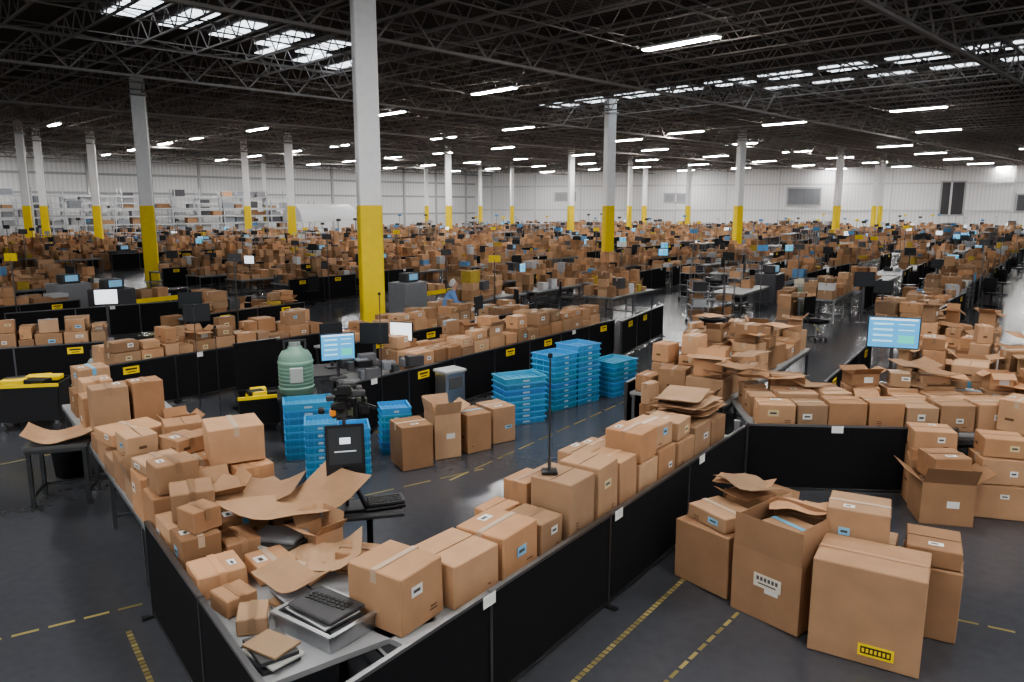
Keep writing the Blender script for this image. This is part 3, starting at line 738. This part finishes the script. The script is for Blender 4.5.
F8=Frame((5.6,11.3),A1+.05); table('packing_table',F8,0,-1.5,6,1.4,.75)
mbp=MB(); pile(mbp,F8,.1,6,-1.45,-.15,.755,layers=3,smin=.38,smax=.68,hmin=.22,hmax=.42,p2=.5,jitter=.25,openp=.2); mbp.obj('cardboard_box_pile')
F9=Frame((7.6,9.6),.25); table('packing_table',F9,0,0,5,1.8,.75)
mbp=MB(); pile(mbp,F9,.1,5,.05,1.7,.755,layers=3,smin=.38,smax=.7,hmin=.22,hmax=.42,p2=.6,jitter=.25,openp=.2); mbp.obj('cardboard_box_pile')
sheetpile(6.4,10.5,1.12,1.0,.4,5); sheetpile(8.8,11.8,1.3,1.3,.5,5); sheetpile(4.2,13.0,1.4,.5,.9,4); sheetpile(7.6,13.6,1.2,.9,.7,5); sheetpile(4.2,10.5,1.1,.7,.3,4,zs=.15); sheetpile(3.3,10.9,1.2,.4,.4,5)
monitor(5.75,11.3,.76,-.35,w=.72,h=.48,kind='blue',stem=.72)
monitor(8.6,18.5,.76,.0,w=.5,h=.36,kind='dark',stem=.9)
mb=MB(); mb.lathe([(0,0),(.2,0),(.27,.6),(.36,.66),(.36,.7),(.25,.68),(.2,.1),(0,.1)],20,'paint',BLACK); mb.obj('waste_bin',(5.3,19.9,0),0)

# ------------------------------------------------------------------ FAR FIELD
def near_zone(x,y):
    if y<16.5 and -13<x<12: return True
    if y<22 and -5.2<x<6.6: return True
    if x>5 and y<17.5: return True
    return False
def farfield():
    du,dv=3.5,2.9
    c,s_=math.cos(A1),math.sin(A1)
    for i in range(-45,60):
        for j in range(-45,60):
            if j%7==0: continue
            if i%11==4: continue
            u=i*du; v=j*dv
            x=c*u-s_*v; y=s_*u+c*v
            if y<15 or y>112 or abs(x)>.72*y+4: continue
            if y>x+104 or y>117-.33*(x+5): continue
            if near_zone(x,y) or near_zone(x+c*du,y+s_*du) or near_zone(x-s_*1.6,y+c*1.6): continue
            cxm,cym=x+c*1.55-s_*.5,y+s_*1.55+c*.5
            if any(abs(cxm-a)<1.9 and abs(cym-b)<1.9 for a,b,_ in COLS): continue
            if 22<y<33 and abs(x-(4.2+ (y-20)*.30))<1.5 : continue
            if math.hypot(cxm+21,cym-78)<5: continue
            band=0 if y<32 else (1 if y<60 else 2)
            emp=bpy.data.objects.new('packing_station',None); COL.objects.link(emp); emp.location=(x,y,0); emp.rotation_euler=(0,0,A1+R.uniform(-.05,.05))
            M=Matrix.Identity(4); fr=Frame((0,0),0)
            L=3.1; W=1.1
            openfloor = x>3 and 24<y<62 and R.random()<.55
            tb=MB()
            if band<2: table_geo(tb,M,L,W,.75,top=(.45,.46,.47) if openfloor else (.25,.26,.27))
            else: tb.box((L/2,W/2,.73),(L,W,.05),'paint',(.35,.35,.36),M=M); tb.box((L/2,W/2,.3),(L*.9,.05,.6),'paint',DGREY,M=M)
            cb=MB(); kind=R.random(); BR=1.0 if band==0 else 1.18  # BR lightens farther cartons' colour, standing in for distant light and haze
            if y<42 and .78<kind<.9: kind=.5
            if openfloor:
                for q in range(R.randint(1,7)):
                    h=R.uniform(.12,.35); X,Y=fr.p(R.uniform(.2,L-.2),R.uniform(.25,W-.25))
                    cb.box((X,Y,.755+h/2),(R.uniform(.2,.4),R.uniform(.2,.35),h),'card',cardcol() if R.random()<.75 else R.choice([BLACK,DGREY,(.4,.41,.43)]),rz=R.uniform(-.3,.3))
            elif kind<.78:
                smx=R.choice([.38,.45,.6])
                uu=.08; fill=R.choice([.6,.85,.95])
                while uu<L-.25:
                    w=R.uniform(.2,smx); tt=.05
                    while tt<W-.2:
                        d=R.uniform(.22,smx)
                        if R.random()<fill:
                            zz=.755
                            for l in range(3):
                                if l and R.random()>.42: break
                                h=R.uniform(.1,.36); X,Y=fr.p(uu+w/2,tt+d/2); rr=R.uniform(-.25,.25)
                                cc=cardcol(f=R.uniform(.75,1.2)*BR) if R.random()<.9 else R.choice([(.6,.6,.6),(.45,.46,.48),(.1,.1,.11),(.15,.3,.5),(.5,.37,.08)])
                                if band==0: carton(cb,T(X,Y,zz)@RZ(rr),w*.88,d*.88,h,'open' if R.random()<.12 else 'closed',cc,1)
                                else: cb.box((X,Y,zz+h/2),(w*.9,d*.9,h),'card',cc,rz=rr)
                                zz+=h+.005
                        tt+=d
                    uu+=w
            elif kind<.9:
                tb=MB(); H=R.uniform(1.4,2.0); cl=R.choice([(.3,.31,.33),(.15,.15,.16),(.5,.51,.53)])
                for k in range(5):
                    for t in (.1,.7): tb.box((k*L/4,t,H/2),(.04,.04,H),'paint',cl)
                for k in range(5):
                    z=.15+k*(H-.2)/4; tb.box((L/2,.4,z),(L,.64,.03),'paint',cl)
                    uu=.1
                    while uu<L-.3:
                        w=R.uniform(.2,.5)
                        if R.random()<.75 and k<4:
                            h=R.uniform(.12,(H-.2)/4-.06); cb.box((uu+w/2,.4,z+.02+h/2),(w*.9,.5,h),'card',R.choice([cardcol(),cardcol(),cardcol(),(.35,.36,.38),(.05,.05,.055)]))
                        uu+=w
            else:
                tb=MB(); cl=R.choice([(.25,.26,.28),(.45,.46,.47),(.08,.08,.09)])
                tb.cbox((L*.3,W/2,.55),(1.1,.8,1.1),.03,'paint',cl); tb.cbox((L*.3,W/2-.05,1.25),(.6,.4,.3),.03,'paint',DGREY); tb.box((L*.3,W/2-.26,1.27),(.4,.02,.2),'screen',(.1,.2,.28))
                tb.box((L*.68,W/2,.62),(1.9,.6,.08),'paint',(.1,.1,.1)); tb.box((L*.68,W/2-.32,.66),(1.9,.04,.14),'paint',R.choice([YEL,(.4,.42,.45)])); tb.box((L*.68,W/2+.32,.66),(1.9,.04,.14),'paint',(.4,.42,.45))
                for k in (0,1): 
                    for t in (-.25,.25): tb.box((L*.45+k*1.3,W/2+t,.3),(.05,.05,.6),'metal',GREY)
                for q in range(3):
                    h=R.uniform(.15,.35); cb.box((L*.45+q*.55,W/2,.665+h/2),(.36,.36,h),'card',cardcol())
            if not openfloor and R.random()<.5:
                for q in range(R.randint(2,5)):
                    h=R.uniform(.25,.5); X=.3+q*.58; Y=W+R.uniform(.4,.8)
                    for l in range(R.randint(1,2)):
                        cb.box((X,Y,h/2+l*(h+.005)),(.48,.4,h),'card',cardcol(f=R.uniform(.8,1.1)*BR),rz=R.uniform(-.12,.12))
            tb.obj('table',parent=emp)
            if cb.v: cb.obj('cartons',parent=emp)
            if R.random()<.5:
                pb=MB()
                if band<2: partition_geo(pb,T(0,-.08,0),L,.95,1.5,labels=True)
                else: pb.box((L/2,-.08,.5),(L,.05,.95),'matte',BLACK)
                pb.obj('partition',parent=emp)
            if R.random()<(.6 if openfloor else .4):
                eb=MB(); uu=R.uniform(.4,L-.4)
                M2=T(uu,W*.55,.755)@RZ(R.choice([0,-.4,.3,2.8,1.2])-1.0)
                if not openfloor: M2=T(uu,W+.22,0)@RZ(R.uniform(-1.7,.2))
                kk=R.choice(['dark','dark','dark','dark','dark','dark','blue','white','teal'])
                if openfloor: monitor_geo(eb,M2,w=.5,h=.36,kind=kk,stem=.5)
                else: monitor_geo(eb,M2,w=.48,h=.34,kind=kk,stem=1.25)
                eb.obj('monitor',parent=emp)
            if R.random()<(.85 if openfloor else .25):
                ch=MB(); M2=T(R.uniform(.3,L-.3),-.6,0)@RZ(R.uniform(0,6.28))
                ch.cbox((0,0,.5),(.46,.44,.07),.02,'paint',BLACK,M2); ch.cbox((0,.22,.82),(.44,.06,.5),.02,'paint',BLACK,M2)
                ch.box((0,0,.27),(.05,.05,.42),'metal',DGREY,M=M2); ch.box((0,0,.05),(.5,.06,.05),'metal',DGREY,M=M2); ch.box((0,0,.05),(.06,.5,.05),'metal',DGREY,M=M2)
                ch.obj('chair',parent=emp)
            q=R.random()
            if q<.07:
                bb=MB(); cc=R.choice([BLUE,YEL,(.4,.4,.4),(.6,.6,.58)])
                if band==0: tote_geo(bb,T(L-.4,W+.5,0),.6,.45,R.randint(5,11),.1,cc)
                else:
                    n=R.randint(3,5)
                    for k in range(n): bb.box((L-.4,W+.5,.1+k*.2),(.56,.42,.19),'paint',cc); bb.box((L-.4,W+.5,.18+k*.2),(.6,.45,.03),'paint',cc)
                bb.obj('totes',parent=emp)
            elif q<.33:
                bb=MB(); X,Y=R.uniform(.3,L-.3),-.2; hh=R.uniform(1.9,2.6)
                bb.bar((X,Y,0),(X,Y,hh),.03,'metal',(.2,.2,.2)); bb.box((X,Y,hh),(.36,.03,.2),'paint',R.choice([(.6,.6,.6),(.1,.3,.55),YEL,DGREY,DGREY,DGREY]),rz=-1)
                bb.obj('sign',parent=emp)
farfield()

def rack(x,y,ang,L,H,levels):
    mb=MB(); n=int(L/2.7)
    for i in range(n+1):
        for t in (0,1.1): mb.box((i*2.7,t,H/2),(.1,.1,H),'paint',(.6,.62,.65))
        for k in range(int(H/1.0)): mb.bar((i*2.7,0,k),(i*2.7,1.1,k+1),.04,'paint',(.5,.51,.53))
    for l in range(levels):
        z=.3+l*(H-.4)/levels
        for t in (0,1.1): mb.box((L/2,t,z),(L,.05,.12),'paint',(.6,.62,.64))
        mb.box((L/2,.55,z+.05),(L,1.0,.03),'paint',(.25,.25,.26))
        for i in range(n*2):
            if R.random()<.4:
                h=R.uniform(.3,.7); c=R.choice([cardcol(),(.35,.35,.37),(.3,.32,.35),(.4,.4,.42),(.12,.12,.13)])
                mb.box((i*1.35+.7,.55,z+.07+h/2),(1.0,.8,h),'card',c)
    mb.obj('pallet_rack',(x,y,0),ang)
rack(-57,62,AX,44,5.4,7); rack(-51,60,AX,42,4.2,5)
def mezz(x,y,ang,L,D,H):
    mb=MB(); WH=(.75,.76,.78)
    mb.box((L/2,D/2,H),(L,D,.3),'paint',(.3,.31,.33)); mb.box((L/2,-.05,H),(L,.12,.4),'paint',WH)
    for i in range(int(L/6)+1):
        for t in (.3,D-.3): mb.box((i*6,t,H/2),(.25,.25,H),'paint',WH)
    for k in range(3): mb.box((L/2,0,H+.45+k*.35),(L,.06,.07),'paint',WH)
    for i in range(int(L/1.5)+1): mb.box((i*1.5,0,H+.7),(.06,.06,1.1),'paint',WH)
    for i in range(int(L/3)): 
        if R.random()<.5: mb.box((i*3+1.2,D*.5,H+.7),(2,1.5,R.uniform(.6,1.2)),'paint',R.choice([(.3,.32,.35),(.4,.4,.41),(.2,.2,.22)]))
    for k in range(14): mb.box((L*.4+k*.32,-.7,.2+k*H/14),(.34,1.0,.05),'paint',(.5,.5,.52))
    mb.bar((L*.4,-1.2,1.0),(L*.4+14*.32,-1.2,H+1.0),.06,'paint',YEL)
    mb.obj('mezzanine',(x,y,0),ang)
mezz(-66,66,AX,70,4,5.0)
mb=MB()
n=10; vs=[];
for sx in (0,7):
    for i in range(n+1):
        a=math.pi*i/n; vs.append((sx,-1.6*math.cos(a),2.1+1.7*math.sin(a)))
fs=[(i,i+1,n+2+i,n+1+i) for i in range(n)]
mb.add(vs,fs,'paint',(.6,.61,.63),smooth=True); mb.add(vs,[tuple(range(n+1))],'paint',(.45,.45,.47))
for sx in (.1,6.9):
    for y in (-1.55,1.55): mb.box((sx,y,1.05),(.12,.12,2.1),'paint',(.6,.6,.62))
mb.obj('arched_conveyor_cover',(-22,77,0),.9)

# ------------------------------------------------------------------ person
def person(x,y,rz):
    root=bpy.data.objects.new('warehouse_worker',None); COL.objects.link(root); root.location=(x,y,0); root.rotation_euler=(0,0,rz)
    def skin(name,pts,edges,rad,mat,col,rootv=0,sub=2):
        me=bpy.data.meshes.new(name); me.from_pydata(pts,edges,[]); ob=bpy.data.objects.new(name,me); COL.objects.link(ob); ob.parent=root
        md=ob.modifiers.new('s','SKIN'); md.use_smooth_shade=True
        for i,r in enumerate(rad):
            me.skin_vertices[0].data[i].radius=(r,r) if not isinstance(r,tuple) else r
        me.skin_vertices[0].data[rootv].use_root=True
        sb=ob.modifiers.new('d','SUBSURF'); sb.levels=sub; sb.render_levels=sub
        m,nt,b=newmat(name+'_mat'); b.inputs['Base Color'].default_value=(*col,1); b.inputs['Roughness'].default_value=.8
        n=nt.nodes.new('ShaderNodeTexNoise'); n.inputs['Scale'].default_value=40; bp=nt.nodes.new('ShaderNodeBump'); bp.inputs['Strength'].default_value=.15
        nt.links.new(n.outputs['Fac'],bp.inputs['Height']); nt.links.new(bp.outputs[0],b.inputs['Normal'])
        me.materials.append(m); return ob
    P=[(0,0,.95),(0,-.04,1.10),(0,-.10,1.25),(0,-.17,1.38),(0,-.2,1.44),
       (.17,-.17,1.38),(.22,-.26,1.13),(.16,-.47,1.02),(-.17,-.17,1.38),(-.22,-.26,1.13),(-.16,-.47,1.02)]
    skin('jacket',P,[(0,1),(1,2),(2,3),(3,4),(3,5),(5,6),(6,7),(3,8),(8,9),(9,10)],[(.19,.14),(.19,.14),(.2,.15),(.17,.12),.075,.085,.066,.048,.085,.066,.048],'cloth',(.13,.24,.48))
    L=[(0,0,.96),(.1,0,.88),(.12,-.03,.5),(.13,.02,.1),(-.1,0,.88),(-.12,.0,.5),(-.13,.06,.1)]
    skin('trousers',L,[(0,1),(1,2),(2,3),(0,4),(4,5),(5,6)],[(.15,.12),.1,.075,.06,.1,.075,.06],'cloth',(.03,.035,.06))
    for sg,yy in ((1,.02),(-1,.06)):
        skin('shoe',[(sg*.13,yy+.03,.05),(sg*.13,yy-.08,.045),(sg*.14,yy-.19,.035)],[(0,1),(1,2)],[.05,.045,.035],'cloth',(.03,.03,.03))
    hd=[(0,-.2,1.42),(0,-.23,1.50),(0,-.245,1.56),(0,-.24,1.63),(0,-.235,1.68)]
    skin('head',hd,[(0,1),(1,2),(2,3),(3,4)],[.052,.062,.085,.092,.065],'skin',(.5,.3,.22))
    skin('nose',[(0,-.325,1.59),(0,-.35,1.565)],[(0,1)],[.010,.014],'skin',(.5,.29,.21))
    skin('mouth',[(-.022,-.322,1.53),(.022,-.322,1.53)],[(0,1)],[.006,.006],'skin',(.35,.12,.1))
    for sg in (-1,1):
        skin('ear',[(sg*.09,-.235,1.61),(sg*.093,-.23,1.57)],[(0,1)],[.014,.011],'skin',(.5,.29,.21))
        skin('eye',[(sg*.03,-.324,1.605),(sg*.034,-.324,1.605)],[(0,1)],[.008,.008],'skin',(.03,.03,.03))
    skin('hair',[(0,-.15,1.53),(0,-.165,1.61),(0,-.2,1.68),(0,-.265,1.70)],[(0,1),(1,2),(2,3)],[.07,.095,.10,.08],'cloth',(.5,.49,.47))
    for sg in (-1,1):
        bx=sg*.16
        skin('hand',[(bx,-.47,1.02),(bx*.97,-.53,1.0),(bx*.94,-.58,.985)],[(0,1),(1,2)],[.03,(.04,.02),(.042,.018)],'skin',(.5,.3,.22))
        for k,(dx,l) in enumerate(((-.03,.06),(-.01,.075),(.01,.07),(.03,.05))):
            skin('finger_%d'%(k+1),[(bx*.94+dx,-.58,.985),(bx*.94+dx,-.58-l*.6,.98),(bx*.94+dx,-.58-l,.96)],[(0,1),(1,2)],[.009,.0085,.007],'skin',(.5,.3,.22),sub=1)
        skin('thumb',[(bx*.97-sg*.03,-.53,1.0),(bx*.97-sg*.06,-.56,.99),(bx*.97-sg*.065,-.59,.975)],[(0,1),(1,2)],[.011,.010,.008],'skin',(.5,.3,.22),sub=1)
person(-1.72,19.6,1.75)

# ------------------------------------------------------------------ world + camera
w=bpy.data.worlds.new('World'); scene.world=w; w.use_nodes=True
w.node_tree.nodes['Background'].inputs[0].default_value=(.9,.95,1,1); w.node_tree.nodes['Background'].inputs[1].default_value=1.0
cam=bpy.data.cameras.new('camera'); co=bpy.data.objects.new('camera',cam); COL.objects.link(co)
co.location=(0,0,3.6); co.rotation_euler=(math.radians(90-10.07),0,0)
cam.sensor_width=36; cam.lens=760/1024*36; cam.clip_end=500; cam.clip_start=.05
scene.camera=co
